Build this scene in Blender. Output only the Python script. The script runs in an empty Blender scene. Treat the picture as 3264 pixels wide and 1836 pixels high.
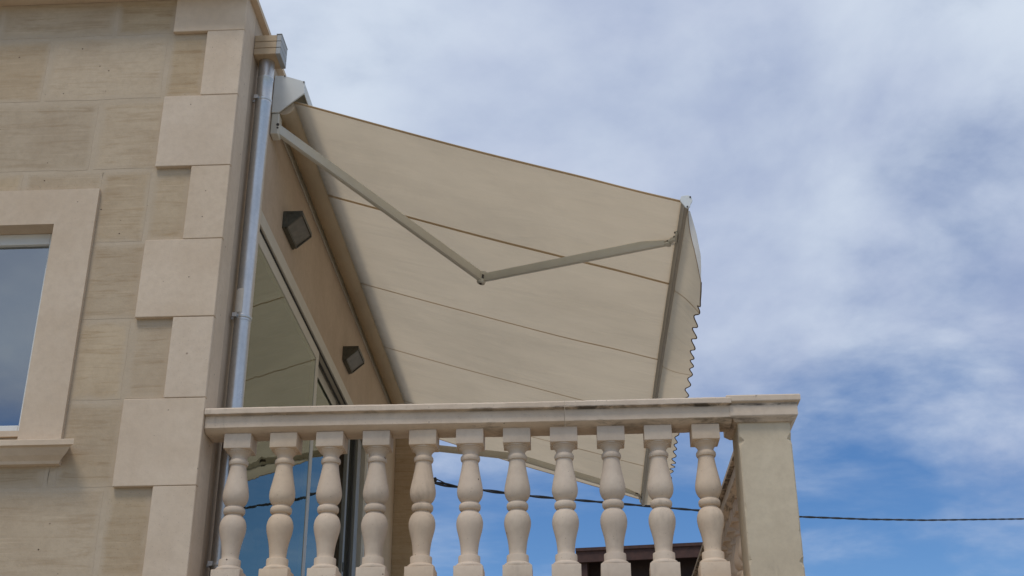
import bpy, bmesh, math, random
from mathutils import Vector, Matrix

random.seed(7)
scene = bpy.context.scene
R = math.radians

# ------------------------------------------------------------------ camera
PITCH, YAW, ROLL = 0.443492, 0.050305, -0.003951
CAM = Vector((1.7656, -5.6981, 1.6))
fw = Vector((-math.sin(YAW) * math.cos(PITCH), math.cos(YAW) * math.cos(PITCH), math.sin(PITCH)))
rt = Vector((math.cos(YAW), math.sin(YAW), 0))
up = rt.cross(fw)
rt, up = (math.cos(ROLL) * rt + math.sin(ROLL) * up), (-math.sin(ROLL) * rt + math.cos(ROLL) * up)
cd = bpy.data.cameras.new('camera')
cam = bpy.data.objects.new('camera', cd)
scene.collection.objects.link(cam)
cd.sensor_width = 36.0
cd.lens = 44.946
cd.clip_start = 0.05
cd.clip_end = 3000
m = Matrix((rt, up, -fw)).transposed().to_4x4()
m.translation = CAM
cam.matrix_world = m
scene.camera = cam
scene.render.resolution_x, scene.render.resolution_y = 1024, 576

# ------------------------------------------------------------------ world
SUN_EL, SUN_AZ = R(62), R(205)          # azimuth clockwise from +Y
world = bpy.data.worlds.new('World')
scene.world = world
world.use_nodes = True
nt = world.node_tree
nt.nodes.clear()


class NG:
    """tiny node helper"""
    def __init__(s, tree): s.t = tree
    def n(s, typ, **kw):
        nd = s.t.nodes.new(typ)
        for k, v in kw.items(): setattr(nd, k, v)
        return nd
    def l(s, a, b): s.t.links.new(a, b)
    def val(s, sock, v):
        if hasattr(v, 'is_linked'): s.l(v, sock)
        else: sock.default_value = v
    def math(s, op, a, b=0.0, c=None, clamp=False):
        nd = s.n('ShaderNodeMath', operation=op, use_clamp=clamp)
        s.val(nd.inputs[0], a); s.val(nd.inputs[1], b)
        if c is not None: s.val(nd.inputs[2], c)
        return nd.outputs[0]
    def mix(s, f, a, b, mode='MIX'):
        nd = s.n('ShaderNodeMix', data_type='RGBA', blend_type=mode)
        s.val(nd.inputs[0], f)
        for i, v in ((6, a), (7, b)):
            if isinstance(v, tuple): v = v + (1,) if len(v) == 3 else v
            s.val(nd.inputs[i], v)
        return nd.outputs[2]
    def ramp(s, f, lo, hi, a=0.0, b=1.0, smooth=True):
        nd = s.n('ShaderNodeMapRange', interpolation_type='SMOOTHSTEP' if smooth else 'LINEAR')
        s.val(nd.inputs[0], f)
        for i, v in enumerate((lo, hi, a, b)): s.val(nd.inputs[i + 1], v)
        return nd.outputs[0]
    def noise(s, vec, scale, detail=4, rough=.55, dist=0.0):
        nd = s.n('ShaderNodeTexNoise')
        if vec is not None: s.l(vec, nd.inputs['Vector'])
        nd.inputs['Scale'].default_value = scale
        nd.inputs['Detail'].default_value = detail
        nd.inputs['Roughness'].default_value = rough
        nd.inputs['Distortion'].default_value = dist
        return nd.outputs[0]
    def mapping(s, vec, loc=(0, 0, 0), rot=(0, 0, 0), scl=(1, 1, 1)):
        nd = s.n('ShaderNodeMapping')
        s.l(vec, nd.inputs[0])
        nd.inputs[1].default_value = loc; nd.inputs[2].default_value = rot; nd.inputs[3].default_value = scl
        return nd.outputs[0]


g = NG(nt)
tc = g.n('ShaderNodeTexCoord')
sep = g.n('ShaderNodeSeparateXYZ'); g.l(tc.outputs['Generated'], sep.inputs[0])
zz = g.math('MAXIMUM', sep.outputs[2], 0.0)
den = g.math('ADD', zz, 0.26)
comb = g.n('ShaderNodeCombineXYZ')
g.l(g.math('DIVIDE', sep.outputs[0], den), comb.inputs[0])
g.l(g.math('DIVIDE', sep.outputs[1], den), comb.inputs[1])
cp = comb.outputs[0]                                   # the flat cloud layer overhead
sky = g.n('ShaderNodeTexSky', sky_type='NISHITA')
sky.sun_disc = False
sky.sun_elevation = SUN_EL
sky.sun_rotation = SUN_AZ
sky.altitude = 100
sky.air_density = 1.0
sky.dust_density = 0.25
sky.ozone_density = 3.0
hs = g.n('ShaderNodeHueSaturation'); g.l(sky.outputs[0], hs.inputs['Color'])
hs.inputs['Saturation'].default_value = 1.26
hs.inputs['Hue'].default_value = .507
hs.inputs['Value'].default_value = 1.04
big = g.noise(g.mapping(cp, loc=(3.1, 5.45, 0), rot=(0, 0, .35), scl=(.75, .95, 1)), 1.9, 8, .54, .15)
fine = g.noise(g.mapping(cp, loc=(1.3, .4, 2), rot=(0, 0, -.5), scl=(1.0, 1.25, 1)), 3.6, 8, .56, .2)
shade = g.noise(g.mapping(cp, loc=(7.7, 2.15, 4), rot=(0, 0, .6), scl=(1.2, .9, 1)), 1.9, 8, .54, .15)
mixn = g.math('ADD', g.math('MULTIPLY', big, .62), g.math('MULTIPLY', fine, .38))
lift = g.ramp(zz, 0.20, 0.40, -.12, .165)               # fewer clouds low over the horizon
cov = g.ramp(g.math('ADD', mixn, lift), .405, .66)
wisp = g.noise(g.mapping(cp, loc=(2, 9, 1), rot=(0, 0, .3), scl=(.8, 1.5, 1)), 2.4, 8, .58, .2)
cov = g.math('MAXIMUM', g.math('MULTIPLY', cov, .93), g.ramp(wisp, .44, .74, 0, .46))
cloudc = g.mix(g.ramp(shade, .34, .68), (3.5, 4.2, 6.0), (6.6, 7.35, 8.4))
cloudc = g.mix(g.ramp(fine, .38, .72, 0, .40), cloudc, (6.7, 7.2, 8.4))
col = g.mix(cov, hs.outputs[0], cloudc)
bg = g.n('ShaderNodeBackground'); g.l(col, bg.inputs[0])
bg.inputs[1].default_value = 0.10
wo = g.n('ShaderNodeOutputWorld'); g.l(bg.outputs[0], wo.inputs[0])

# ------------------------------------------------------------------ sun (veiled by cloud)
sd = bpy.data.lights.new('sun', 'SUN')
sd.energy = 1.3
sd.angle = R(16)
sd.color = (1.0, .93, .83)
sun = bpy.data.objects.new('sun', sd)
scene.collection.objects.link(sun)
sdir = Vector((math.sin(SUN_AZ) * math.cos(SUN_EL), math.cos(SUN_AZ) * math.cos(SUN_EL), math.sin(SUN_EL)))
sun.rotation_euler = sdir.to_track_quat('Z', 'Y').to_euler()

vs = scene.view_settings
vs.view_transform = 'Standard'
vs.look = 'None'
vs.exposure = 0.07
vs.gamma = 1.0
vs.use_curve_mapping = False
scene.render.engine = 'CYCLES'
scene.cycles.max_bounces = 10
scene.cycles.transparent_max_bounces = 12

# ------------------------------------------------------------------ materials
def newmat(name):
    mt = bpy.data.materials.new(name)
    mt.use_nodes = True
    t = mt.node_tree
    b = t.nodes['Principled BSDF']
    return mt, NG(t), b


def bump(g, b, h, strength, dist):
    nd = g.n('ShaderNodeBump')
    nd.inputs['Strength'].default_value = strength
    nd.inputs['Distance'].default_value = dist
    g.l(h, nd.inputs['Height'])
    g.l(nd.outputs[0], b.inputs['Normal'])


def coords(g, per_object=True):
    geo = g.n('ShaderNodeNewGeometry')
    v = geo.outputs['Position']
    if per_object:
        oi = g.n('ShaderNodeObjectInfo')
        add = g.n('ShaderNodeVectorMath', operation='ADD')
        sc = g.n('ShaderNodeVectorMath', operation='SCALE')
        cb = g.n('ShaderNodeCombineXYZ')
        g.l(oi.outputs['Random'], cb.inputs[0]); g.l(oi.outputs['Random'], cb.inputs[1]); g.l(oi.outputs['Random'], cb.inputs[2])
        g.l(cb.outputs[0], sc.inputs[0]); sc.inputs['Scale'].default_value = 37.0
        g.l(v, add.inputs[0]); g.l(sc.outputs[0], add.inputs[1])
        return add.outputs[0], oi.outputs['Random'], v
    return v, None, v


EDGE_C = (.525, .42, .30)


def stone_mat(name, c0, c1, streak=0.0, streak_c=(.3, .2, .1), pits=0.5, tint=.08, rough=.85, dirt=0.0, relief=.5, edge=False, drip=False):
    mt, g, b = newmat(name)
    v, rnd, pos = coords(g)
    n1 = g.noise(v, 2.6, 6, .6)
    n2 = g.noise(v, 26, 5, .65)
    col = g.mix(g.ramp(n1, .33, .68), c0, c1)
    col = g.mix(g.ramp(n2, .35, .75, 0, .35), col, tuple(x * .82 for x in c0))
    if streak:
        sv = g.mapping(v, rot=(0, .06, 0), scl=(1.5, 1.5, 17))
        s1 = g.noise(sv, 1.6, 7, .68, 1.0)
        s2 = g.noise(g.mapping(v, rot=(0, -.09, 0), scl=(2.2, 2.2, 46)), 1.0, 5, .6, .8)
        amt = g.noise(v, 1.1, 3, .5)
        f = g.math('MULTIPLY', g.ramp(s1, .47, .70), g.ramp(amt, .32, .62, .35, 1))
        col = g.mix(g.math('MULTIPLY', f, streak), col, streak_c)
        col = g.mix(g.math('MULTIPLY', g.ramp(s2, .55, .75), streak * .55), col, tuple(min(1, x * 1.25) for x in c1))
    if rnd is not None:
        hsv = g.n('ShaderNodeHueSaturation'); g.l(col, hsv.inputs['Color'])
        g.l(g.ramp(rnd, 0, 1, 1 - tint, 1 + tint, False), hsv.inputs['Value'])
        g.l(g.ramp(g.math('FRACT', g.math('MULTIPLY', rnd, 7.31)), 0, 1, 1 - tint * 1.6, 1 + tint * 1.6, False), hsv.inputs['Saturation'])
        col = hsv.outputs[0]
    if edge:                                            # joint mortar smeared over the arrises
        at = g.n('ShaderNodeAttribute', attribute_name='edge')
        en = g.noise(v, 7, 5, .6)
        ef = g.math('ADD', at.outputs['Fac'], g.math('MULTIPLY', g.math('SUBTRACT', en, .5), 1.5))
        col = g.mix(g.ramp(ef, .10, 1.05, 0, .85), col, EDGE_C)
    # small holes of the limestone
    vo = g.n('ShaderNodeTexVoronoi'); g.l(v, vo.inputs['Vector']); vo.inputs['Scale'].default_value = 17
    vo.inputs['Randomness'].default_value = 1
    holes = g.ramp(vo.outputs['Distance'], .045, .085, 1, 0)
    pick = g.n('ShaderNodeSeparateColor'); g.l(vo.outputs['Color'], pick.inputs[0])
    holes = g.math('MULTIPLY', holes, g.ramp(pick.outputs[0], .80, .84))
    col = g.mix(g.math('MULTIPLY', holes, pits), col, (.10, .065, .045))
    vo2 = g.n('ShaderNodeTexVoronoi'); g.l(v, vo2.inputs['Vector']); vo2.inputs['Scale'].default_value = 70
    pick2 = g.n('ShaderNodeSeparateColor'); g.l(vo2.outputs['Color'], pick2.inputs[0])
    h2 = g.math('MULTIPLY', g.ramp(vo2.outputs['Distance'], .10, .2, 1, 0), g.ramp(pick2.outputs[1], .82, .88))
    col = g.mix(g.math('MULTIPLY', h2, pits * .45), col, (.2, .15, .1))
    vo3 = g.n('ShaderNodeTexVoronoi'); g.l(v, vo3.inputs['Vector']); vo3.inputs['Scale'].default_value = 6.5
    pick3 = g.n('ShaderNodeSeparateColor'); g.l(vo3.outputs['Color'], pick3.inputs[0])
    h3 = g.math('MULTIPLY', g.ramp(vo3.outputs['Distance'], .030, .050, 1, 0), g.ramp(pick3.outputs[2], .55, .58))
    col = g.mix(g.math('MULTIPLY', h3, pits), col, (.13, .075, .05))
    if dirt:
        d = g.noise(g.mapping(pos, scl=(7, 7, 1.8)), 1.6, 7, .68, .3)
        d2 = g.noise(pos, 1.3, 4, .6)
        dm = g.math('MULTIPLY', g.ramp(d, .50, .74), g.ramp(d2, .42, .62))
        col = g.mix(g.math('MULTIPLY', dm, dirt), col, (.115, .095, .075))
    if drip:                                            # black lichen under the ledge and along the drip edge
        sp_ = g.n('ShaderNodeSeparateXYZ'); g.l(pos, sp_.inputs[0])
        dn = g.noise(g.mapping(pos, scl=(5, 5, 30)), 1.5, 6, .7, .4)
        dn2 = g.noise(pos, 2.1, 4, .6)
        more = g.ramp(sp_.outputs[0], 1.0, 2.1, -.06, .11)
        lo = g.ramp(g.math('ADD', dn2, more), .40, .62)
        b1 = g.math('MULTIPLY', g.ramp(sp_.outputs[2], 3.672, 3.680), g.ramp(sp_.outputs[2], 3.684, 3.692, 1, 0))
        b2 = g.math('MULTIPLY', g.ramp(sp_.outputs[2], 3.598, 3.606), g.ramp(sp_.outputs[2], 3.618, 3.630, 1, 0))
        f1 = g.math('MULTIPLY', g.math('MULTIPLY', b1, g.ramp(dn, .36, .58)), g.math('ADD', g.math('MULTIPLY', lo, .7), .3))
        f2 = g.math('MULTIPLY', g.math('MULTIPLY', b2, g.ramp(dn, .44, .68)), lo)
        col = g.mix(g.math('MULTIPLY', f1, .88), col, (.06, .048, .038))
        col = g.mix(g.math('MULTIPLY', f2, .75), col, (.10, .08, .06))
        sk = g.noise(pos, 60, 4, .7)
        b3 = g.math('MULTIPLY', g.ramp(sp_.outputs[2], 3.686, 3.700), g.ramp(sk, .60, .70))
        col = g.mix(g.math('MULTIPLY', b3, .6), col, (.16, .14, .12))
    g.l(col, b.inputs['Base Color'])
    b.inputs['Roughness'].default_value = rough
    b.inputs['Specular IOR Level'].default_value = .25
    h = g.math('SUBTRACT', g.math('ADD', g.math('MULTIPLY', n2, .5), g.math('MULTIPLY', n1, .4)), g.math('MULTIPLY', holes, .6))
    bump(g, b, h, relief, .006)
    return mt


M = {}
M['field'] = stone_mat('field_limestone', (.48, .365, .24), (.555, .435, .295), streak=.68, streak_c=(.33, .215, .11), pits=.85, tint=.05, relief=.8, edge=True)
M['mortar'] = stone_mat('lime_mortar', EDGE_C, (.56, .455, .335), pits=.3, tint=.02)
M['quoin'] = stone_mat('dressed_limestone', (.625, .49, .355), (.695, .56, .42), pits=.6, tint=.05)
M['side'] = stone_mat('side_render', (.49, .385, .285), (.55, .44, .33), pits=.2, tint=.02, relief=.3)
M['cream'] = stone_mat('cream_render', (.52, .41, .30), (.58, .47, .355), pits=.1, tint=.02, relief=.25)
M['cast'] = stone_mat('cast_stone', (.625, .49, .365), (.71, .575, .435), pits=.9, tint=.08, dirt=.45, relief=.45)
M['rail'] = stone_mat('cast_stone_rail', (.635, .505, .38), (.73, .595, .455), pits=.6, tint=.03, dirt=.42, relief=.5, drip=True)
M['pier'] = stone_mat('cast_stone_pier', (.57, .475, .345), (.67, .57, .42), pits=.45, tint=.02, dirt=.34, relief=.4)


def simple(name, col, rough=.5, metal=0.0, noise=.06, nscale=8, spec=.5, bumpy=0.0):
    mt, g, b = newmat(name)
    v, _, _ = coords(g, False)
    n = g.noise(v, nscale, 5, .6)
    c = g.mix(g.ramp(n, .3, .7), tuple(x * (1 - noise) for x in col), tuple(min(1, x * (1 + noise)) for x in col))
    g.l(c, b.inputs['Base Color'])
    b.inputs['Roughness'].default_value = rough
    b.inputs['Metallic'].default_value = metal
    b.inputs['Specular IOR Level'].default_value = spec
    if bumpy: bump(g, b, g.noise(v, nscale * 6, 4, .6), bumpy, .004)
    return mt


M['paint'] = simple('cream_powder_coat', (.66, .64, .56), .38, noise=.03)
M['paint_white'] = simple('white_powder_coat', (.72, .74, .72), .35, noise=.03)
M['alu'] = simple('cream_aluminium_frame', (.56, .52, .44), .42, noise=.04)
M['alu_dark'] = simple('grey_seal', (.05, .05, .048), .6)
M['alu_grey'] = simple('grey_aluminium', (.22, .215, .19), .45)
M['bar'] = simple('grey_front_bar', (.40, .37, .32), .4, noise=.05)
M['white_frame'] = simple('white_window_frame', (.74, .74, .71), .4, noise=.02)
M['black'] = simple('black_rubber', (.012, .012, .013), .55)
M['screw'] = simple('dark_screw', (.06, .05, .045), .5)
M['lamp_metal'] = simple('weathered_lamp_metal', (.075, .07, .05), .5, noise=.2, nscale=30)
M['lamp_glass'] = simple('frosted_lamp_glass', (.165, .15, .12), .3, noise=.2, nscale=18)
M['hopper'] = simple('tan_hopper', (.50, .37, .23), .6, noise=.08, nscale=12)
M['hopper_grey'] = simple('grey_hopper_edge', (.36, .37, .37), .5, noise=.08)
M['brown'] = simple('dark_brown_timber', (.06, .024, .016), .7, noise=.25, nscale=5)
M['brown_dark'] = simple('brown_render', (.035, .018, .014), .8, noise=.2)
M['roof'] = simple('brown_roof_tile', (.10, .05, .035), .8, noise=.25)
M['room'] = simple('room_plaster', (.36, .33, .28), .9)
M['room_floor'] = simple('room_floor', (.20, .17, .13), .6)
M['floor'] = simple('terrace_tile', (.46, .37, .28), .6, noise=.12, bumpy=.2)
M['ground'] = simple('dry_ground', (.30, .26, .20), .9, noise=.25, nscale=1.2, bumpy=.4)
M['label'] = simple('beige_plaster_patch', (.72, .66, .57), .8)

# galvanised pipe
mt, g, b = newmat('galvanised_steel')
v, _, _ = coords(g, False)
sp = g.n('ShaderNodeTexVoronoi'); g.l(v, sp.inputs['Vector']); sp.inputs['Scale'].default_value = 75
pk = g.n('ShaderNodeSeparateColor'); g.l(sp.outputs['Color'], pk.inputs[0])
n = g.noise(g.mapping(v, scl=(1, 1, .35)), 9, 5, .6)
c = g.mix(g.ramp(pk.outputs[0], 0, 1, .0, .5, False), (.56, .55, .53), (.66, .65, .63))
c = g.mix(g.ramp(n, .45, .75, 0, .6), c, (.42, .44, .46))
d = g.noise(v, 34, 4, .7)
c = g.mix(g.ramp(d, .70, .76, 0, .7), c, (.12, .11, .10))
g.l(c, b.inputs['Base Color'])
b.inputs['Metallic'].default_value = .85
g.l(g.ramp(n, .3, .7, .27, .44), b.inputs['Roughness'])
bump(g, b, n, .15, .004)
M['zinc'] = mt

# awning cloth: lets the daylight through
def cloth(name, c, trans, tcol):
    mt = bpy.data.materials.new(name)
    mt.use_nodes = True
    t = mt.node_tree
    g = NG(t)
    t.nodes.remove(t.nodes['Principled BSDF'])
    out = t.nodes['Material Output']
    v, _, _ = coords(g, False)
    n = g.noise(g.mapping(v, scl=(1, 2.2, 1)), 1.4, 5, .6)
    w = g.noise(v, 240, 2, .5)
    st = g.noise(v, .9, 6, .65, .4)
    k = g.mix(g.ramp(n, .3, .7), tuple(x * .93 for x in c), c)
    k = g.mix(g.ramp(w, .35, .65, 0, .12), k, tuple(x * .8 for x in c))
    k = g.mix(g.ramp(st, .42, .72, 0, .35), k, tuple(x * .72 for x in c))
    df = g.n('ShaderNodeBsdfDiffuse'); g.l(k, df.inputs[0])
    tr = g.n('ShaderNodeBsdfTranslucent')
    tk = g.mix(g.ramp(n, .3, .7), tuple(x * .93 for x in tcol), tcol)
    g.l(g.mix(g.ramp(st, .40, .74, 0, .40), tk, tuple(x * .74 for x in tcol)), tr.inputs[0])
    wr = g.noise(g.mapping(v, rot=(0, 0, .25), scl=(.9, 3.4, 1)), 1.2, 3, .5, .6)
    bp = g.n('ShaderNodeBump'); bp.inputs['Strength'].default_value = .7; bp.inputs['Distance'].default_value = .05
    g.l(wr, bp.inputs['Height']); g.l(bp.outputs[0], df.inputs['Normal']); g.l(bp.outputs[0], tr.inputs['Normal'])
    mx = g.n('ShaderNodeMixShader'); mx.inputs[0].default_value = trans
    g.l(df.outputs[0], mx.inputs[1]); g.l(tr.outputs[0], mx.inputs[2]); g.l(mx.outputs[0], out.inputs[0])
    return mt


M['cloth'] = cloth('awning_cloth', (.75, .645, .49), .48, (.775, .645, .465))
M['cloth_lit'] = cloth('awning_cloth_lit', (.86, .84, .80), .55, (.92, .88, .80))  # paler copy of the cloth: bright light on the near corner put into colour
M['seam'] = cloth('awning_seam', (.62, .505, .355), .5, (.66, .51, .34))
M['binding'] = cloth('awning_binding', (.22, .16, .11), .15, (.2, .12, .08))

# coated glass: part mirror, part see-through
def glass(name, ior, tint, refl):
    mt = bpy.data.materials.new(name)
    mt.use_nodes = True
    t = mt.node_tree
    g = NG(t)
    t.nodes.remove(t.nodes['Principled BSDF'])
    out = t.nodes['Material Output']
    fr = g.n('ShaderNodeFresnel'); fr.inputs[0].default_value = ior
    v, _, _ = coords(g, False)
    gl = g.n('ShaderNodeBsdfGlossy'); gl.inputs['Roughness'].default_value = .0
    gl.inputs[0].default_value = refl + (1,)
    bp = g.n('ShaderNodeBump'); bp.inputs['Strength'].default_value = .05; bp.inputs['Distance'].default_value = .01
    g.l(g.noise(g.mapping(v, scl=(1, 2.6, .5)), 1.5, 2, .5), bp.inputs['Height']); g.l(bp.outputs[0], gl.inputs['Normal'])
    tp = g.n('ShaderNodeBsdfTransparent'); tp.inputs[0].default_value = tint + (1,)
    mx = g.n('ShaderNodeMixShader')
    g.l(fr.outputs[0], mx.inputs[0]); g.l(tp.outputs[0], mx.inputs[1]); g.l(gl.outputs[0], mx.inputs[2])
    g.l(mx.outputs[0], out.inputs[0])
    return mt


M['glass_door'] = glass('door_glass', 3.2, (.58, .62, .54), (.95, 1.0, .87))
M['glass_win'] = glass('window_glass', 3.6, (.34, .38, .40), (.95, 1, 1))

# ------------------------------------------------------------------ geometry helpers
COL = scene.collection


class MB:
    def __init__(s): s.bm = bmesh.new()
    def poly_prism(s, pts, a, b, axis):
        """closed outline (two coords) swept along axis from a to b"""
        def P(u, v, w):
            return {'x': (w, u, v), 'y': (u, w, v), 'z': (u, v, w)}[axis]
        lo = [s.bm.verts.new(P(u, v, a)) for u, v in pts]
        hi = [s.bm.verts.new(P(u, v, b)) for u, v in pts]
        k = len(pts)
        s.bm.faces.new(lo); s.bm.faces.new(list(reversed(hi)))
        for i in range(k):
            s.bm.faces.new((lo[i], hi[i], hi[(i + 1) % k], lo[(i + 1) % k]))
        return s
    def box(s, x0, x1, y0, y1, z0, z1):
        return s.poly_prism([(x0, y0), (x1, y0), (x1, y1), (x0, y1)], z0, z1, 'z')
    def jbox(s, x0, x1, y0, y1, z0, z1, j):
        vs_ = []
        for z in (z0, z1):
            for x, y in ((x0, y0), (x1, y0), (x1, y1), (x0, y1)):
                vs_.append(s.bm.verts.new((x + random.uniform(-j, j), y, z + random.uniform(-j, j))))
        for f in ((0, 3, 2, 1), (4, 5, 6, 7), (0, 1, 5, 4), (1, 2, 6, 5), (2, 3, 7, 6), (3, 0, 4, 7)):
            s.bm.faces.new([vs_[i] for i in f])
        return s
    def ring(s, prof, seg=36, cx=0, cy=0):
        rows = []
        for r, z in prof:
            rows.append([s.bm.verts.new((cx + r * math.cos(2 * math.pi * i / seg), cy + r * math.sin(2 * math.pi * i / seg), z)) for i in range(seg)])
        for a, b in zip(rows, rows[1:]):
            for i in range(seg):
                j = (i + 1) % seg
                s.bm.faces.new((a[i], a[j], b[j], b[i]))
        s.bm.faces.new(list(reversed(rows[0]))); s.bm.faces.new(rows[-1])
        return s
    def tube(s, pts, r, seg=12):
        pts = [Vector(p) for p in pts]
        rows = []
        for i, p in enumerate(pts):
            t = (pts[min(i + 1, len(pts) - 1)] - pts[max(i - 1, 0)]).normalized()
            a = t.cross(Vector((0, 0, 1)))
            if a.length < 1e-3: a = t.cross(Vector((0, 1, 0)))
            a.normalize(); b = t.cross(a)
            rr = r[i] if isinstance(r, (list, tuple)) else r
            rows.append([s.bm.verts.new(p + rr * (math.cos(2 * math.pi * k / seg) * a + math.sin(2 * math.pi * k / seg) * b)) for k in range(seg)])
        for A, B in zip(rows, rows[1:]):
            for k in range(seg):
                s.bm.faces.new((A[k], A[(k + 1) % seg], B[(k + 1) % seg], B[k]))
        s.bm.faces.new(rows[0]); s.bm.faces.new(list(reversed(rows[-1])))
        return s
    def beam(s, a, b, w, h, taper=0.0):
        """box beam from a to b: w sideways (level), h upright"""
        a, b = Vector(a), Vector(b)
        t = (b - a).normalized()
        sd_ = t.cross(Vector((0, 0, 1))).normalized()
        u = sd_.cross(t)
        vs_ = []
        for p, k in ((a, 1), (b, 1 - taper)):
            for i, j in ((-1, -1), (1, -1), (1, 1), (-1, 1)):
                vs_.append(s.bm.verts.new(p + sd_ * i * w / 2 * k + u * j * h / 2 * k))
        for f in ((0, 1, 2, 3), (7, 6, 5, 4), (0, 4, 5, 1), (1, 5, 6, 2), (2, 6, 7, 3), (3, 7, 4, 0)):
            s.bm.faces.new([vs_[i] for i in f])
        return s
    def grid(s, fn, nu, nv):
        vs_ = [[s.bm.verts.new(fn(i / nu, j / nv)) for j in range(nv + 1)] for i in range(nu + 1)]
        for i in range(nu):
            for j in range(nv):
                s.bm.faces.new((vs_[i][j], vs_[i + 1][j], vs_[i + 1][j + 1], vs_[i][j + 1]))
        return s
    def bevel(s, w, seg=2, ang=30):
        bmesh.ops.recalc_face_normals(s.bm, faces=s.bm.faces[:])
        ed = [e for e in s.bm.edges if len(e.link_faces) == 2 and e.calc_face_angle(0) > R(ang)]
        bmesh.ops.bevel(s.bm, geom=ed, offset=w, segments=seg, affect='EDGES', profile=.5)
        return s
    def build(s, name, mat, parent=None, smooth=False, recalc=True, origin=None):
        if recalc: bmesh.ops.recalc_face_normals(s.bm, faces=s.bm.faces[:])
        me = bpy.data.meshes.new(name)
        s.bm.to_mesh(me); s.bm.free()
        me.materials.append(M[mat] if isinstance(mat, str) else mat)
        if smooth:
            for p in me.polygons: p.use_smooth = True
            if smooth != 'all': me.set_sharp_from_angle(angle=R(38))
        o = bpy.data.objects.new(name, me)
        COL.objects.link(o)
        if parent:
            o.parent = parent
            o.matrix_parent_inverse = world_of(parent).inverted()
        return o


def world_of(o):
    mw = o.matrix_basis.copy()
    while o.parent:
        mw = (o.parent.matrix_basis @ o.matrix_parent_inverse) @ mw
        o = o.parent
    return mw


def thing(name, label, cat, loc=(0, 0, 0), group=None):
    o = bpy.data.objects.new(name, None)
    COL.objects.link(o)
    o.location = loc
    o.empty_display_size = .2
    o['label'] = label; o['category'] = cat
    if group: o['group'] = group
    return o


def tag(o, label, cat, group=None):
    o['label'] = label; o['category'] = cat
    if group: o['group'] = group
    return o


def structure(o):
    o['kind'] = 'structure'
    return o


# ------------------------------------------------------------------ ground
structure(MB().box(-400, 400, -400, 400, -.4, 0).build('ground', 'ground'))

# ================================================================== HOUSE
XL, YB = -5.0, 8.2            # left end and back of the house
ZT = 6.18                     # underside of the roof coping
house = thing('house', 'cream limestone house with pale quoins, side terrace door and flat coping', 'house', (-2.5, 4.0, 0))

WX0, WX1, WZ0, WZ1 = -1.993, -.893, 3.626, 4.747          # window opening
SX0, SX1, SZ0, SZ1 = WX0 - .211, WX1 + .212, 3.545, 4.951  # its stone surround
YM, YF = .0286, .0277            # mortar bed and field stone faces (quoins stand at 0)

# front wall: mortar bed round the window opening
fwl = MB()
e_ = .004
fwl.box(XL, WX0 - e_, YM, .28, 0, ZT)
fwl.box(WX1 + e_, -.012, YM, .28, 0, ZT)
fwl.box(WX0 - e_, WX1 + e_, YM, .28, 0, WZ0 - .034)
fwl.box(WX0 - e_, WX1 + e_, YM, .28, WZ1 + e_, ZT)
front = fwl.build('front_wall', 'mortar', house)

courses = [ZT, 5.938, 5.513, 5.070, 4.636, 4.200, 3.771, 3.334]
z = 3.334
while z > .45:
    z -= .4345
    courses.append(z)
courses.append(0.0)


def minus(r, c):
    x0, x1, z0, z1 = r
    a0, a1, b0, b1 = c
    if x1 <= a0 or x0 >= a1 or z1 <= b0 or z0 >= b1: return [r]
    out = []
    if x0 < a0: out.append((x0, a0, z0, z1))
    if x1 > a1: out.append((a1, x1, z0, z1))
    m0, m1 = max(x0, a0), min(x1, a1)
    if z1 > b1: out.append((m0, m1, b1, z1))
    if z0 < b0: out.append((m0, m1, z0, b0))
    return out


def rough_slab(x0, x1, z0, z1, y0, y1, wob):
    """stone with slightly wandering arrises"""
    b = MB()
    n_x = max(2, int((x1 - x0) / .09)); n_z = max(2, int((z1 - z0) / .09))
    pts = []
    rw = lambda: random.uniform(-wob, wob)
    for i in range(n_x): pts.append((x0 + (x1 - x0) * i / n_x + (rw() if i else 0), z0 + rw()))
    for i in range(n_z): pts.append((x1 + rw(), z0 + (z1 - z0) * i / n_z))
    for i in range(n_x): pts.append((x1 - (x1 - x0) * i / n_x, z1 + rw()))
    for i in range(n_z): pts.append((x0 + rw(), z1 - (z1 - z0) * i / n_z))
    lay = b.bm.verts.layers.float.new('edge')
    w_ = .042
    fr, bk, inn = [], [], []
    for x, z in pts:
        v0 = b.bm.verts.new((x, y0, z)); v0[lay] = 1.0; fr.append(v0)
        v1 = b.bm.verts.new((x, y1, z)); v1[lay] = 1.0; bk.append(v1)
        xi = min(max(x, x0 + w_), x1 - w_); zi = min(max(z, z0 + w_), z1 - w_)
        v2 = b.bm.verts.new((xi, y0, zi)); v2[lay] = 0.0; inn.append(v2)
    k = len(pts)
    for i in range(k):
        j = (i + 1) % k
        b.bm.faces.new((fr[i], fr[j], bk[j], bk[i]))
        b.bm.faces.new((fr[i], inn[i], inn[j], fr[j]))
    b.bm.faces.new(inn)
    bmesh.ops.remove_doubles(b.bm, verts=inn, dist=1e-5)
    return b


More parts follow.
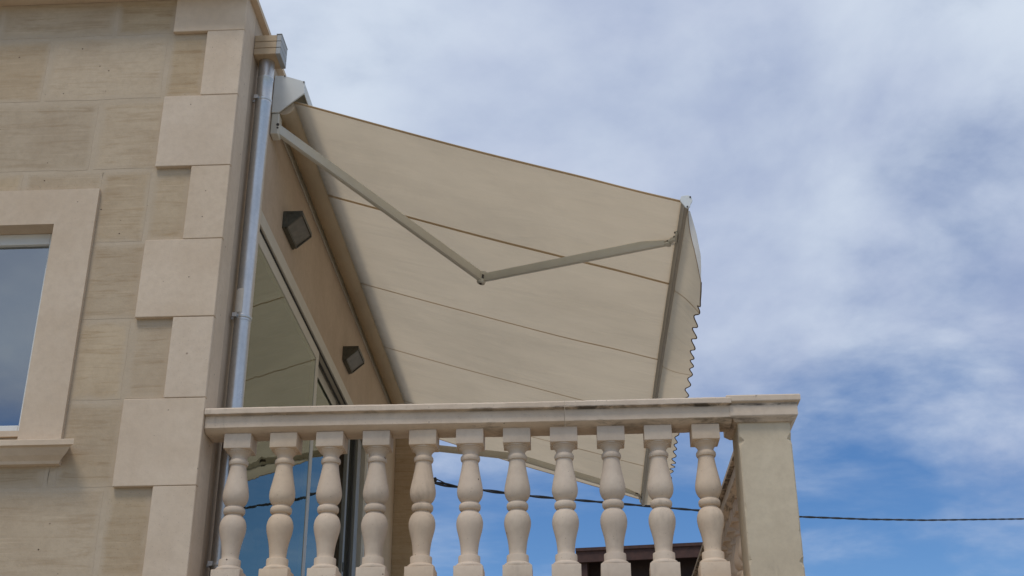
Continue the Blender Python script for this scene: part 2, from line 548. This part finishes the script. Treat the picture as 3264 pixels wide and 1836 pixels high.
for ci in range(len(courses) - 1):
    zt, zb = courses[ci], courses[ci + 1]
    wide = ci % 2 == 0
    qx = -.40 if wide else -.206
    # quoin block at the corner
    j = .0012
    q = MB().jbox(qx, 0.0, 0.0, .0288, zb + j, zt - j, .0008)
    q.bevel(.003, 1)
    q.build('quoin_stone', 'quoin', front)
    # field stones
    joints = [qx - .004]
    x = -.745 if wide else -.425
    if x > qx - .02: x -= .67
    while x > XL + .2:
        joints.append(x + random.uniform(-.012, .012)); x -= .67
    joints.append(XL)
    for k in range(len(joints) - 1):
        gap = .0125
        r = (joints[k + 1] + (gap if k < len(joints) - 2 else 0), joints[k] - (gap if k else 0), zb + .010, zt - .010)
        if zt == ZT: r = (r[0], r[1], r[2], ZT)
        for rr in minus(r, (SX0 + .002, SX1 - .002, SZ0 - .092, SZ1 - .002)):
            if rr[1] - rr[0] < .03 or rr[3] - rr[2] < .03: continue
            rough_slab(*rr, YF, .06, .0035).build('stone', 'field', front)

MB().box(-.012, -.0004, .0288, .200, 0, ZT).build('corner_return', 'quoin', house)

# window with surround, frame, pane and sill
win = MB()
for x0, x1, z0, z1 in ((WX0, WX0 + .055, WZ0, WZ1), (WX1 - .055, WX1, WZ0, WZ1), (WX0 + .055, WX1 - .055, WZ1 - .062, WZ1), (WX0 + .055, WX1 - .055, WZ0, WZ0 + .06), (-1.475, -1.41, WZ0 + .06, WZ1 - .062)):
    win.box(x0, x1, .108, .165, z0, z1)
win.bevel(.003, 1)
window = win.build('window', 'white_frame', house)
for a, c in ((WX0 + .055, -1.475), (-1.41, WX1 - .055)):
    MB().box(a, c, .134, .140, WZ0 + .06, WZ1 - .062).build('pane', 'glass_win', window)
sr = MB()
for x0, x1, z0, z1 in ((SX0, WX0, SZ0, WZ1), (WX1, SX1, SZ0, WZ1), (SX0, SX1, WZ1, SZ1)):
    sr.box(x0, x1, .004, .11, z0, z1)
bmesh.ops.remove_doubles(sr.bm, verts=sr.bm.verts[:], dist=1e-5)
sr.build('surround', 'quoin', window)
ZS = 3.545
sill_prof = [(.10, ZS), (-.085, ZS), (-.088, ZS - .003), (-.088, ZS - .028), (-.070, ZS - .033), (-.062, ZS - .045), (-.045, ZS - .064), (-.020, ZS - .084), (-.012, ZS - .097), (.10, ZS - .097)]
sl = MB()
# sill returns at both ends: taper the profile inwards
sb = []
for xe, s_ in ((SX0, -1), (SX1, 1)):
    sb.append([sl.bm.verts.new((xe + s_ * max(0.0, -y) * 1.18, y, zq)) for y, zq in sill_prof])
k = len(sill_prof)
sl.bm.faces.new(sb[0]); sl.bm.faces.new(list(reversed(sb[1])))
for i in range(k):
    sl.bm.faces.new((sb[0][i], sb[1][i], sb[1][(i + 1) % k], sb[0][(i + 1) % k]))
sl.build('sill', 'quoin', window)
# reveal floor and dark room behind the window
MB().box(WX0 + .001, WX1 - .001, .012, .107, WZ0 - .030, WZ0 - .001).build('reveal_ledge', 'quoin', window)

# side wall facing the terrace (x = 0) with the door opening
DY0, DY1, DZ0, DZ1 = .50, 4.64, 2.78, 5.16
sw = MB()
sw.box(-.28, 0, .200, DY0, 0, ZT)
sw.box(-.28, 0, DY0, DY1, DZ1, ZT)
sw.box(-.28, 0, DY0, DY1, 0, DZ0)
sw.build('side_wall', 'side', house)
MB().box(-.28, 0, DY1, 6.33, 0, ZT).build('cream_wall', 'cream', house)
MB().box(-.28, .205, 6.34, 6.62, 0, 5.842).build('end_wall', 'field', house)
MB().box(-.28, 0, 6.62, YB, 0, ZT).build('rear_side_wall', 'side', house)
# other walls, floors and roof so that the house is closed
MB().box(XL, -.28, YB - .28, YB, 0, ZT).build('rear_wall', 'side', house)
MB().box(XL, XL + .28, .28, YB - .28, 0, ZT).build('left_wall', 'side', house)
MB().box(XL + .28, -.28, .28, YB - .28, 5.75, 5.95).build('roof_slab', 'room', house)
MB().box(XL + .28, -.28, .28, YB - .28, 2.60, 2.78).build('room_floor', 'room_floor', house)
MB().box(-4.0, -3.9, .28, YB - .28, 2.78, 5.75).build('partition', 'room', house)
MB().box(-3.9, -.28, 5.0, 5.1, 2.78, 5.75).build('partition', 'room', house)
# coping
cpg = MB()
cpg.box(XL - .05, .036, -.13, .33, ZT + .002, ZT + .030)
cpg.box(-.33, .036, .33, YB + .05, ZT + .002, ZT + .030)
cpg.box(XL - .05, .020, -.11, .31, ZT + .030, ZT + .075)
cpg.box(-.31, .020, .31, YB + .03, ZT + .030, ZT + .075)
cpg.build('coping', 'quoin', house)

# sliding door: head frame, two glazed panels in two tracks, far jamb
door = MB()
door.box(-.11, .010, DY0, DY1, 5.066, DZ1 - .002)
door.box(-.11, -.004, DY0, DY0 + .05, DZ0, 5.066)
door.box(-.11, .006, DY1 - .06, DY1, DZ0, 5.066)
door.box(-.11, .004, DY0 + .05, DY1 - .06, DZ0, DZ0 + .035)
door.bevel(.003, 1)
sdoor = door.build('sliding_door', 'alu', house)
MB().box(-.050, -.044, DY0 + .05, DY1 - .06, 5.050, 5.066).build('track_rib', 'alu_dark', sdoor)
MB().box(-.012, -.002, DY0 + .05, DY1 - .06, 5.058, 5.066).build('track_seal', 'alu_dark', sdoor)


def panel(y0, y1, x0, x1, zt, name_mat):
    b = MB()
    t = .085
    b.box(x0, x1, y0, y0 + t, DZ0 + .04, zt)
    b.box(x0, x1, y1 - t, y1, DZ0 + .04, zt)
    b.box(x0, x1, y0 + t, y1 - t, zt - .08, zt)
    b.box(x0, x1, y0 + t, y1 - t, DZ0 + .04, DZ0 + .14)
    b.bevel(.003, 1)
    o = b.build('door_panel', name_mat, sdoor)
    MB().box(x1 - .010, x1 - .004, y0 + t - .003, y1 - t + .003, DZ0 + .137, zt - .077).build('pane', 'glass_door', sdoor)
    return o


panel(DY0 + .052, 2.53, -.042, -.006, 5.052, 'alu')
panel(2.46, 3.50, -.100, -.060, 5.052, 'alu')
jb = MB(); jb.box(-.075, -.045, 4.03, 4.10, DZ0 + .04, 5.05); jb.box(-.10, -.02, 4.34, 4.50, DZ0 + .04, 5.05)
jb.bevel(.003, 1).build('shutter_guide', 'alu_grey', sdoor)
MB().box(-.060, -.04, 4.30, 4.34, DZ0 + .04, 5.05).build('brush_seal', 'alu_dark', sdoor)
ed = MB().box(-.02, .018, DY1 - .012, DY1 + .008, DZ0 + .04, 5.066).build('edge_trim', 'white_frame', sdoor)
MB().box(-.06, -.04, 4.055, 4.075, 3.86, 3.93).build('lock', 'alu_dark', sdoor)
# heavy curtain inside the open leaf
cu = MB()
cu.grid(lambda u, v: (-.20 + .022 * math.sin(u * 34), 3.45 + .95 * u, 2.79 + 2.25 * v), 90, 2)
cu.build('curtain', simple('olive_curtain', (.30, .29, .24), .9), house, smooth='all', recalc=False)

# ================================================================== TERRACE
structure(MB().box(.002, 2.93, -.02, 7.4, 2.52, 2.78).build('terrace_floor', 'floor'))
structure(MB().box(.002, 2.86, .04, 7.3, 0, 2.52).build('terrace_wall', 'mortar'))

# ================================================================== BALUSTRADE
RAILP = [(0.0, 3.708), (.008, 3.716), (.232, 3.716), (.240, 3.708), (.240, 3.684), (.217, 3.681), (.217, 3.622), (.186, 3.604), (.054, 3.604), (.023, 3.622), (.023, 3.681), (0, 3.684)]
bal = thing('balustrade', 'cream stone balustrade with eleven turned balusters running from house corner to square pier', 'balustrade', (1.3, .12, 2.78))


def handrail_x(x0, x1, parent):
    b = MB()
    n = 60
    rows = []
    for i in range(n + 1):
        x = x0 + (x1 - x0) * i / n
        dz = .0014 * math.sin(x * 3.1) + random.uniform(-.0006, .0006)
        rows.append([b.bm.verts.new((x, y, z + dz)) for y, z in RAILP])
    k = len(RAILP)
    for A, B in zip(rows, rows[1:]):
        for i in range(k): b.bm.faces.new((A[i], B[i], B[(i + 1) % k], A[(i + 1) % k]))
    b.bm.faces.new(rows[0]); b.bm.faces.new(list(reversed(rows[-1])))
    return b.build('handrail', 'rail', parent, smooth=True)


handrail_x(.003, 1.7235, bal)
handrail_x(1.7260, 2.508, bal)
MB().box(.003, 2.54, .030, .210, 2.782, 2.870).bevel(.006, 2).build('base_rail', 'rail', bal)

PROF = [(.0, 2.951), (.064, 2.951), (.0655, 2.954), (.064, 2.962), (.058, 2.9685), (.0515, 2.9715), (.0507, 2.974), (.0507, 3.003), (.0490, 3.0065), (.0405, 3.0085), (.0392, 3.013),
        (.0400, 3.030), (.0425, 3.055), (.0465, 3.080), (.0525, 3.105), (.0585, 3.128), (.0615, 3.145), (.0625, 3.158), (.0618, 3.170), (.0590, 3.183), (.0535, 3.197), (.0455, 3.208), (.0375, 3.2145), (.0372, 3.219),
        (.0440, 3.2205), (.0492, 3.2265), (.0510, 3.236), (.0502, 3.2455), (.0460, 3.2525), (.0385, 3.2555), (.0385, 3.2600), (.0425, 3.2635), (.0510, 3.2740), (.0565, 3.2850), (.0600, 3.2980), (.0612, 3.3110), (.0602, 3.3250), (.0570, 3.3450), (.0525, 3.3680), (.0475, 3.3930), (.0430, 3.4180), (.0395, 3.4420), (.0378, 3.4560),
        (.0378, 3.4590), (.0435, 3.4610), (.0468, 3.4690), (.0462, 3.4790), (.0420, 3.4860), (.0375, 3.4885), (.0372, 3.4950), (.0390, 3.5020), (.0440, 3.5100), (.0520, 3.5170), (.0545, 3.5190), (.0545, 3.5230), (.0600, 3.5240), (.0600, 3.5300), (0, 3.5300)]


def baluster_mesh():
    b = MB()
    seg = 40
    b.ring([(max(r, .002), z) for r, z in PROF], seg)
    t = MB()
    b2 = MB().box(-.065, .065, -.065, .065, 3.5302, 3.6035)
    b2.box(-.067, .067, -.067, .067, 2.8702, 2.9510)
    b2.bevel(.003, 2)
    me2 = bpy.data.meshes.new('tmp'); b2.bm.to_mesh(me2); b2.bm.free()
    b.bm.from_mesh(me2)
    bpy.data.meshes.remove(me2)
    t.bm.free()
    return b


proto = baluster_mesh().build('baluster', 'cast', bal, smooth=True)
proto.matrix_parent_inverse = Matrix.Identity(4)
base = Vector((1.3, .12, 2.78))
for i in range(11):
    o = proto if i == 0 else proto.copy()
    if i:
        COL.objects.link(o); o.parent = bal
    o.location = Vector((.1585 + .2226 * i, .120, 0)) - base
    o.rotation_euler = (0, 0, random.uniform(-.02, .02))

# square corner pier with moulded cap
PX0, PX1, PY0, PY1 = 2.5365, 2.780, .056, .30
pr = MB()
CH = {0: [(3.515, .020), (2.955, .007), (3.20, .005)], 1: [(3.522, .017), (2.945, .016), (3.08, .005)]}   # worn corners: front left, front right
zs_ = sorted(set([2.782 + .822 * i / 60 for i in range(61)] + [c[0] + d for q in (0, 1) for c in CH[q] for d in (-.012, 0, .012)]))
rows_ = []
for z in zs_:
    cs = []
    for q in range(4):
        c = .0055 + random.uniform(-.0008, .0012)
        for zc, dpt in CH.get(q, []):
            c += dpt * max(0, 1 - abs(z - zc) / .022) ** .7
        cs.append(c)
    a0, a1, a2, a3 = cs
    P4 = [(PX0, PY0 + a0), (PX0 + a0, PY0), (PX1 - a1, PY0), (PX1, PY0 + a1), (PX1, PY1 - a2), (PX1 - a2, PY1), (PX0 + a3, PY1), (PX0, PY1 - a3)]
    rows_.append([pr.bm.verts.new(p + (z,)) for p in P4])
for A, B in zip(rows_, rows_[1:]):
    for i in range(8): pr.bm.faces.new((A[i], A[(i + 1) % 8], B[(i + 1) % 8], B[i]))
pr.bm.faces.new(rows_[0]); pr.bm.faces.new(list(reversed(rows_[-1])))
pier = pr.build('pier', 'pier', bal)


def cap_ring(b, steps):
    rows = []
    for e, z in steps:
        rows.append([b.bm.verts.new(p + (z,)) for p in ((PX0 - e, PY0 - e), (PX1 + e, PY0 - e), (PX1 + e, PY1 + e), (PX0 - e, PY1 + e))])
    for A, B in zip(rows, rows[1:]):
        for i in range(4): b.bm.faces.new((A[i], A[(i + 1) % 4], B[(i + 1) % 4], B[i]))
    b.bm.faces.new(list(reversed(rows[0]))); b.bm.faces.new(rows[-1])


cb_ = MB()
cap_ring(cb_, [(.010, 3.6042), (.034, 3.626), (.036, 3.630), (.036, 3.690), (.050, 3.694), (.052, 3.698), (.052, 3.720), (.048, 3.726)])
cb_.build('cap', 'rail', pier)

# return balustrade along the terrace edge
ret = thing('balustrade', 'cream stone balustrade running back from the square pier along terrace edge', 'balustrade', (2.72, 3.5, 2.78))
rb = MB()
rb.poly_prism([(2.60 + y, z) for y, z in RAILP], .354, 7.25, 'y')
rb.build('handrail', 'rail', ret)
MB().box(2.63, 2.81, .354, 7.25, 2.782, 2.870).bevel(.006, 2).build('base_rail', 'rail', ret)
for i in range(30):
    o = proto.copy(); COL.objects.link(o); o.parent = ret
    o.location = Vector((2.72, .50 + .2226 * i, 0)) - Vector((2.72, 3.5, 2.78))
    o.rotation_euler = (0, 0, random.uniform(-.02, .02))

# ================================================================== DOWNPIPE
dp = thing('downpipe', 'galvanised steel downpipe with tan hopper box on the house corner', 'downpipe', (.058, .30, 2.78))
cx_, cy_ = .060, .300
b = MB()
b.ring([(.043, 2.782), (.043, 4.33)], 40, cx_, cy_)
b.build('pipe', 'zinc', dp, smooth=True)
b = MB()
b.ring([(.0445, 4.295), (.0455, 4.300), (.0445, 4.306), (.0445, 5.635), (.0462, 5.640), (.0462, 5.650), (.0445, 5.655), (.044, 5.80), (.046, 5.803), (.046, 5.812), (.0445, 5.815), (.0445, 5.922)], 40, cx_, cy_)
b.build('upper_pipe', 'zinc', dp, smooth=True)
for zc in (3.025, 4.318, 5.662):
    b = MB()
    b.ring([(.0468, zc - .009), (.0478, zc - .007), (.0478, zc + .007), (.0468, zc + .009)], 40, cx_, cy_)
    b.box(.0, .018, cy_ - .006, cy_ + .006, zc - .007, zc + .007)
    b.box(-.001 + .018, .040, cy_ - .054, cy_ - .040, zc - .011, zc + .011)
    b.build('clamp', 'zinc', dp, smooth=True)
# pale patch just over the middle clamp
b = MB()
b.grid(lambda u, v: (cx_ + .0455 * math.cos(R(172 + 104 * u)), cy_ + .0455 * math.sin(R(172 + 104 * u)), 4.336 + .136 * v), 10, 1)
b.build('patch', 'label', dp, smooth='all', recalc=False)
hp = MB()
for i in range(3):
    z0 = 5.922 + .0445 * i
    hp.box(.001, .128, .213, .362, z0 + .0013, z0 + .0432)
hp.bevel(.002, 1)
hop = hp.build('hopper', 'hopper', dp)
hp = MB()
for i in range(3):
    z0 = 5.922 + .0445 * i
    hp.box(.128, .155, .213, .364, z0 + .0013, z0 + .0432)
hp.box(.124, .157, .211, .3655, 6.0558, 6.062)
hp.bevel(.002, 1).build('hopper_edge', 'hopper_grey', hop)

# ================================================================== AWNING
aw = thing('awning', 'cream retractable cloth awning with folding arms and scalloped valance over terrace', 'awning', (0.0, 3.75, 5.85))
AY0, AY1 = .700, 6.84
CAS = [(.003, 6.112), (.064, 6.110), (.191, 6.063), (.194, 5.979), (.044, 5.847), (.003, 5.848)]
for y0, y1 in ((AY0 - .006, AY0 + .006), (AY1 - .006, AY1 + .006)):
    MB().poly_prism(CAS, y0, y1, 'y').bevel(.002, 1).build('end_cap', 'paint_white', aw)
for px_, pz_ in ((.066, 6.104), (.186, 6.058)):
    MB().tube([(px_, AY0 - .011, pz_), (px_, AY0 - .005, pz_)], .0045, 10).build('screw', 'screw', aw)
hood = MB()
H = [(.003, 6.108), (.064, 6.106), (.188, 6.060), (.190, 5.985), (.186, 5.985), (.184, 6.056), (.062, 6.101), (.008, 6.103), (.008, 5.850), (.003, 5.850)]
hood.poly_prism(H, AY0 + .007, AY1 - .007, 'y')
hood.build('cassette', 'paint', aw)


def fabz(x): return 5.9815 - .3345 * x


b = MB().tube([(.078, AY0 + .012, 5.897), (.078, AY1 - .012, 5.897)], .057, 36)
b.build('roller', 'cloth', aw, smooth=True)

FX0, FX1 = .096, 2.430
FY0, FY1 = .716, 6.826


def bow(y):
    t = min(1, max(0, (y - FY0) / (FY1 - FY0)))
    return math.sin(math.pi * t)


def cloth_pt(u, y):
    x = FX0 + (FX1 - .016 * bow(y) - FX0) * u
    sag = -.020 * math.sin(math.pi * u) * (.5 + .5 * bow(y))
    rip = .005 * math.sin(y * 4.2 + 2.3 * u) * u * (1 - u) * 4 + .004 * math.sin(y * 9 - 5 * u) * u ** 2
    d_ = y - .9 * u
    rip += .0045 * math.sin(d_ * 6.3 + .8) * math.exp(-((u - .72) / .24) ** 2) + .003 * math.sin(d_ * 14.0) * math.exp(-((u - .85) / .12) ** 2)
    return Vector((x, y, fabz(x) + sag + rip))


seams = [(1.868, 1.806), (3.262, 3.108), (4.55, 4.36), (5.90, 5.715)]


def cloth_fn(u, v):
    return cloth_pt(u, FY0 + (FY1 - FY0) * v)


canopy = MB().grid(cloth_fn, 60, 220).build('canopy', 'cloth', aw, smooth='all', recalc=False)


def strip(parent, y_a, y_b, w, name, mat, off=-.003):
    def fn(u, v):
        p = cloth_pt(u, y_a + (y_b - y_a) * u + w * (v - .5))
        p.z += off
        return p
    return MB().grid(fn, 40, 1).build(name, mat, parent, smooth='all', recalc=False)


for k_, (a, c) in enumerate(seams):
    strip(canopy, a, c, .030 if k_ == 0 else .017, 'seam', 'seam')
    if k_ == 0:
        strip(canopy, a, c, .005, 'stitch', 'cloth', -.005)
strip(canopy, FY0 + .011, FY0 + .011, .022, 'hem', 'seam')
strip(canopy, FY1 - .011, FY1 - .011, .022, 'hem', 'seam')

# front bar
bar = MB()
NB = 48
BP = [(-.024, .030), (-.010, .038), (.020, .036), (.026, .020), (.014, .004), (.012, -.034), (-.004, -.040), (-.014, -.034), (-.016, -.006), (-.024, .006)]
rows = []
BY0, BY1 = .704, 6.838
def bar_c(y): return (2.437 - .016 * bow(y), 5.158)
for i in range(NB + 1):
    y = BY0 + (BY1 - BY0) * i / NB
    bx, bz = bar_c(y)
    rows.append([bar.bm.verts.new((bx + a, y, bz + c)) for a, c in BP])
k = len(BP)
for A, B in zip(rows, rows[1:]):
    for i in range(k): bar.bm.faces.new((A[i], B[i], B[(i + 1) % k], A[(i + 1) % k]))
bar.bm.faces.new(rows[0]); bar.bm.faces.new(list(reversed(rows[-1])))
fbar = bar.build('front_bar', 'bar', aw, smooth=True)
EC = []
for ang, r in ((0, .036), (30, .037), (62, .040), (95, .036), (130, .040), (160, .037), (190, .032), (222, .030), (245, .034), (262, .046), (278, .050), (296, .045), (312, .034), (335, .033)):
    EC.append((r * math.cos(R(ang)), .004 + r * math.sin(R(ang))))
for y0 in (BY0 - .010, BY1 + .002):
    bx, bz = bar_c(y0)
    e = MB().poly_prism([(bx + a, bz + c) for a, c in EC], y0, y0 + .008, 'y').bevel(.002, 1).build('end_plug', 'paint_white', fbar)
bx, bz = bar_c(BY0)
for a, c in ((.024, .026), (.004, -.036)):
    MB().tube([(bx + a, BY0 - .014, bz + c), (bx + a, BY0 - .009, bz + c)], .0052, 10).build('screw', 'screw', fbar)


# folding arms
def arm(S, E, T, sgn):
    S, E, T = Vector(S), Vector(E), Vector(T)
    d1 = (E - S).normalized(); d2 = (T - E).normalized()
    up_ = Vector((.30, 0, .954))
    b = MB()
    b.beam(S, E - d1 * .018, .036, .066)
    b.bevel(.008, 2)
    a = b.build('arm', 'paint', aw, smooth=True)
    b = MB().beam(E + d2 * .020, T - d2 * .02, .032, .058)
    b.bevel(.007, 2)
    fa = b.build('forearm', 'paint', aw, smooth=True)
    for o_, r_, h_ in ((0.0, .030, .086),):
        MB().tube([E - up_ * h_ / 2, E - up_ * (h_ / 2 - .006), E + up_ * (h_ / 2 - .006), E + up_ * h_ / 2], [r_ - .005, r_, r_, r_ - .005], 24).build('elbow', 'paint', a, smooth=True)
    MB().tube([E - up_ * .014, E + up_ * .014], .0312, 24).build('elbow_gap', 'screw', a, smooth=True)
    MB().tube([E - up_ * .047, E - up_ * .0425], .010, 12).build('bolt', 'screw', a, smooth=True)
    # fork and pin at the bar
    bx, bz = bar_c(T.y)
    for o_ in (-.024, .024):
        MB().tube([T + up_ * (o_ - .007), T + up_ * (o_ + .007)], .021, 18).build('knuckle', 'paint', fa, smooth=True)
    MB().tube([T - up_ * .016, T + up_ * .016], .015, 14).build('pin', 'screw', fa, smooth=True)
    br = MB()
    br.beam(T + Vector((0, 0, 0)), Vector((bx - .020, T.y - sgn * .10, bz + .004)), .022, .034)
    br.beam(Vector((bx - .024, T.y - sgn * .16, bz + .010)), Vector((bx - .024, T.y - sgn * .055, bz + .006)), .014, .040)
    br.bevel(.004, 1)
    bk = br.build('bar_bracket', 'paint', fa, smooth=True)
    for dy in (.09, .145):
        q = Vector((bx - .032, T.y - sgn * dy, bz + .012))
        MB().tube([q, q - Vector((.007, 0, 0))], .006, 8).build('screw', 'screw', bk)
    # shoulder bracket under the cassette
    sb_ = MB()
    sb_.box(.003, .050, S.y - .040, S.y + .040, S.z - .055, 5.846)
    sb_.bevel(.004, 1)
    so = sb_.build('shoulder_bracket', 'paint', aw)
    MB().tube([S + Vector((.012, -.043 , .008)), S + Vector((.012, -.038, .008))], .009, 12).build('screw', 'screw', so)
    MB().tube([S + Vector((.012, -.042 , -.014)), S + Vector((.012, -.038, -.014))], .006, 12).build('screw', 'screw', so)


arm((.034, .742, 5.757), (1.171, 2.121, 5.400), (2.372, 1.240, 5.190), 1)
arm((.034, 6.70, 5.757), (1.215, 6.00, 5.380), (2.372, 6.62, 5.185), -1)

# valance lifted by the wind
KEYS = [(.70, 56), (.95, 54), (1.3, 51), (1.6, 47), (1.82, 43), (2.4, 34), (3.13, 22), (3.8, 26), (4.43, 24), (5.1, 10), (5.75, -4), (6.3, 6), (6.84, 12)]
LENS = [(.70, .012), (.80, .052), (.90, .090), (1.1, .150), (1.4, .196), (1.70, .226), (1.78, .22), (9, .22)]


def tab(K, y):
    for (a, va), (c, vc) in zip(K, K[1:]):
        if y <= c: return va + (vc - va) * max(0, (y - a) / (c - a))
    return K[-1][1]


def key(y):
    for (a, va), (c, vc) in zip(KEYS, KEYS[1:]):
        if y <= c:
            t = max(0, (y - a) / (c - a)); t = t * t * (3 - 2 * t)
            return va + (vc - va) * t
    return KEYS[-1][1]


VY0, VY1 = .722, 6.83
PER = .2185


def vlen(y):
    if y < 1.74: return tab(LENS, y)
    w = math.sin(2 * math.pi * (y - 1.74) / PER + .5 * math.sin(y * 2.9))
    return .216 + (.017 + .004 * math.sin(y * 3.7)) * w + .005 * math.sin(y * 2.3 + 1)


def val_pt(y, t):
    bx, bz = bar_c(y)
    L = vlen(y)
    th = R(key(y))
    p = Vector((bx + .006, y, bz - .034))
    steps = 14
    n = steps
    cur = 0.0
    for i in range(n):
        s = (i + .5) / steps * t
        a = th + R(14) * math.cos(s * 3.3 + y * 2.1) * (1 - .2 * s)
        ds = t * L / n
        p = p + Vector((math.cos(a), 0, -math.sin(a))) * ds
    p.y += .012 * math.sin(t * 2.5 + y * 1.3) * t
    return p


NV = 330


def fold_t(y):
    """how far down the plain cloth runs; beyond it the corner is coloured paler, as if brightly lit"""
    if y > 1.40: return 1.0
    u = max(0, (y - VY0) / (1.40 - VY0))
    return .30 + .70 * u ** 1.5


val = MB().grid(lambda u, v: val_pt(VY0 + (VY1 - VY0) * u, v * fold_t(VY0 + (VY1 - VY0) * u)), NV, 14).build('valance', 'cloth', aw, smooth='all', recalc=False)


def corner(u, v):
    y = VY0 + (1.40 - VY0) * u
    t0 = fold_t(y)
    return val_pt(y, t0 + (1 - t0) * v)


MB().grid(corner, 40, 6).build('folded_corner', 'cloth_lit', val, smooth='all', recalc=False)
pts = [val_pt(VY0 + (VY1 - VY0) * i / NV, 1.0) for i in range(NV + 1)]
MB().tube([p for p in pts if p.y > 1.38], .0040, 6).build('edge_binding', 'binding', val, smooth='all')
MB().tube([val_pt(VY0 + (1.40 - VY0) * i / 30, fold_t(VY0 + (1.40 - VY0) * i / 30)) - Vector((.001, 0, .002)) for i in range(31)], .0022, 6).build('fold_hem', 'seam', val, smooth='all')
for a, c in seams:
    b = MB()
    b.grid(lambda u, v: val_pt(c + .011 * (v - .5), u) + Vector((-.0015, 0, -.0035)), 14, 1)
    b.build('seam', 'seam', val, smooth='all', recalc=False)

# ================================================================== WALL LAMPS
def lamp(y0, label):
    t = thing('wall_lamp', label, 'lamp', (0, y0 + .15, 5.327), 'wedge lamps on the terrace wall')
    L, D, H0, H1 = .298, .122, 5.327, 5.439
    b = MB()
    b.box(.002, .014, y0, y0 + L, H0 - .004, H1)                       # back plate
    b.box(.014, D, y0, y0 + L, H1 - .012, H1)                          # lid
    for ya in (y0, y0 + L - .012):                                     # end frames
        b.poly_prism([(.014, H0 + .002), (.030, H0 + .002), (D, H1 - .030), (D, H1 - .012), (D - .018, H1 - .012), (.030, H0 + .026), (.030, H1 - .012), (.014, H1 - .012)], ya, ya + .012, 'y')
    b.poly_prism([(.014, H0 - .004), (.032, H0 - .004), (.034, H0 + .012), (.014, H0 + .012)], y0 + .012, y0 + L - .012, 'y')
    b.poly_prism([(D - .004, H1 - .030), (D + .002, H1 - .030), (D + .002, H1 - .012), (D - .004, H1 - .012)], y0 + .012, y0 + L - .012, 'y')
    b.build('housing', 'lamp_metal', t)
    gl_ = MB()
    gl_.poly_prism([(.030, H0 + .012), (D - .004, H1 - .026), (D - .007, H1 - .022), (.027, H0 + .016)], y0 + .012, y0 + L - .012, 'y')
    gl_.build('glass', 'lamp_glass', t)
    e = MB()
    for ya in (y0 + .004, y0 + L - .008):
        e.poly_prism([(.030, H0 + .028), (D - .020, H1 - .0125), (.030, H1 - .0125)], ya, ya + .004, 'y')
    e.build('end_panel', 'lamp_metal', t)
    return t


lamp(1.180, 'dark wedge-shaped wall lamp close to the downpipe, above the glazed door')
lamp(3.342, 'dark wedge-shaped wall lamp further from downpipe, above the open door leaf')

# ================================================================== OVERHEAD CABLE
cpts = [(.20, 6.50, 5.325), (.374, 6.690, 5.343), (.581, 6.911, 5.363), (.795, 7.140, 5.397), (1.041, 7.402, 5.435), (1.313, 7.692, 5.480), (2.253, 8.696, 5.667), (2.753, 9.230, 5.767),
        (3.331, 9.848, 5.882), (4.776, 11.391, 6.202), (5.941, 12.635, 6.483), (7.135, 13.910, 6.792), (9.513, 16.449, 7.457), (13.5, 20.7, 8.75)]
cable = thing('overhead_cable', 'black twisted overhead cable stretched from the house end wall across the sky', 'cable', cpts[0])
# resample and twist two cores
P_ = [Vector(p) for p in cpts]
dense = []
for i in range(len(P_) - 1):
    p0, p1, p2, p3 = P_[max(i - 1, 0)], P_[i], P_[i + 1], P_[min(i + 2, len(P_) - 1)]
    n = max(2, int((p2 - p1).length / .05))
    for q in range(n):
        t = q / n
        dense.append(p1.lerp(p2, t))
dense.append(P_[-1])
for ph, nm in ((0, 'core'), (math.pi, 'core')):
    tw = []
    s = 0
    for i, p in enumerate(dense):
        if i: s += (dense[i] - dense[i - 1]).length
        near = max(.0, 1 - s / 2.2)
        amp = .0048 + .008 * near * abs(math.sin(s * 5.0))
        d_ = Vector((.683, .73, 0)); sd_ = Vector((.73, -.683, 0))
        tw.append(p + amp * (math.cos(s * 9 + ph) * Vector((0, 0, 1)) + math.sin(s * 9 + ph) * sd_))
    MB().tube(tw, .0108, 7).build(nm, 'black', cable, smooth='all')
b = MB().tube([(.345, 6.655, 5.335), (.352, 6.662, 5.352), (.360, 6.672, 5.375), (.364, 6.676, 5.392), (.366, 6.678, 5.400)], [.010, .022, .024, .015, .006], 12)
b.build('tension_clamp', 'black', cable, smooth=True)
b = MB().tube([(.36, 6.67, 5.385), (.42, 6.735, 5.375), (.47, 6.79, 5.360)], .006, 6)
b.build('loop', 'black', cable, smooth='all')

# ================================================================== NEIGHBOURING HOUSE
nb = thing('neighbour_house', 'dark brown neighbouring building with timber eaves seen between the balusters', 'building', (4.0, 37, 0))
A0, A1 = Vector((1.72, 35.0, 0)), Vector((6.3, 34.42, 0))
dx = (A1 - A0); L = dx.length; ex = dx.normalized(); ey = Vector((-ex.y, ex.x, 0))


def nbox(u0, u1, v0, v1, z0, z1, name, mat, parent=nb):
    b = MB()
    b.box(u0, u1, v0, v1, z0, z1)
    for v in b.bm.verts:
        q = A0 + ex * v.co.x + ey * v.co.y
        v.co = Vector((q.x, q.y, v.co.z))
    return b.build(name, mat, parent)


ZR = 11.66
rf = nbox(0, L, 0, 6, ZR - .10, ZR, 'roof', 'brown')
nbox(0, L, .06, .16, ZR - .45, ZR - .10, 'fascia', 'brown', rf)
nbox(.02, L - .02, .9, 5.8, 0, ZR - .102, 'wall', 'brown_dark')
nbox(.01, .34, .20, .89, 6.0, ZR - .102, 'post', 'brown')
nbox(L - .5, L - .22, .20, .48, 6.0, ZR - .102, 'post', 'brown')
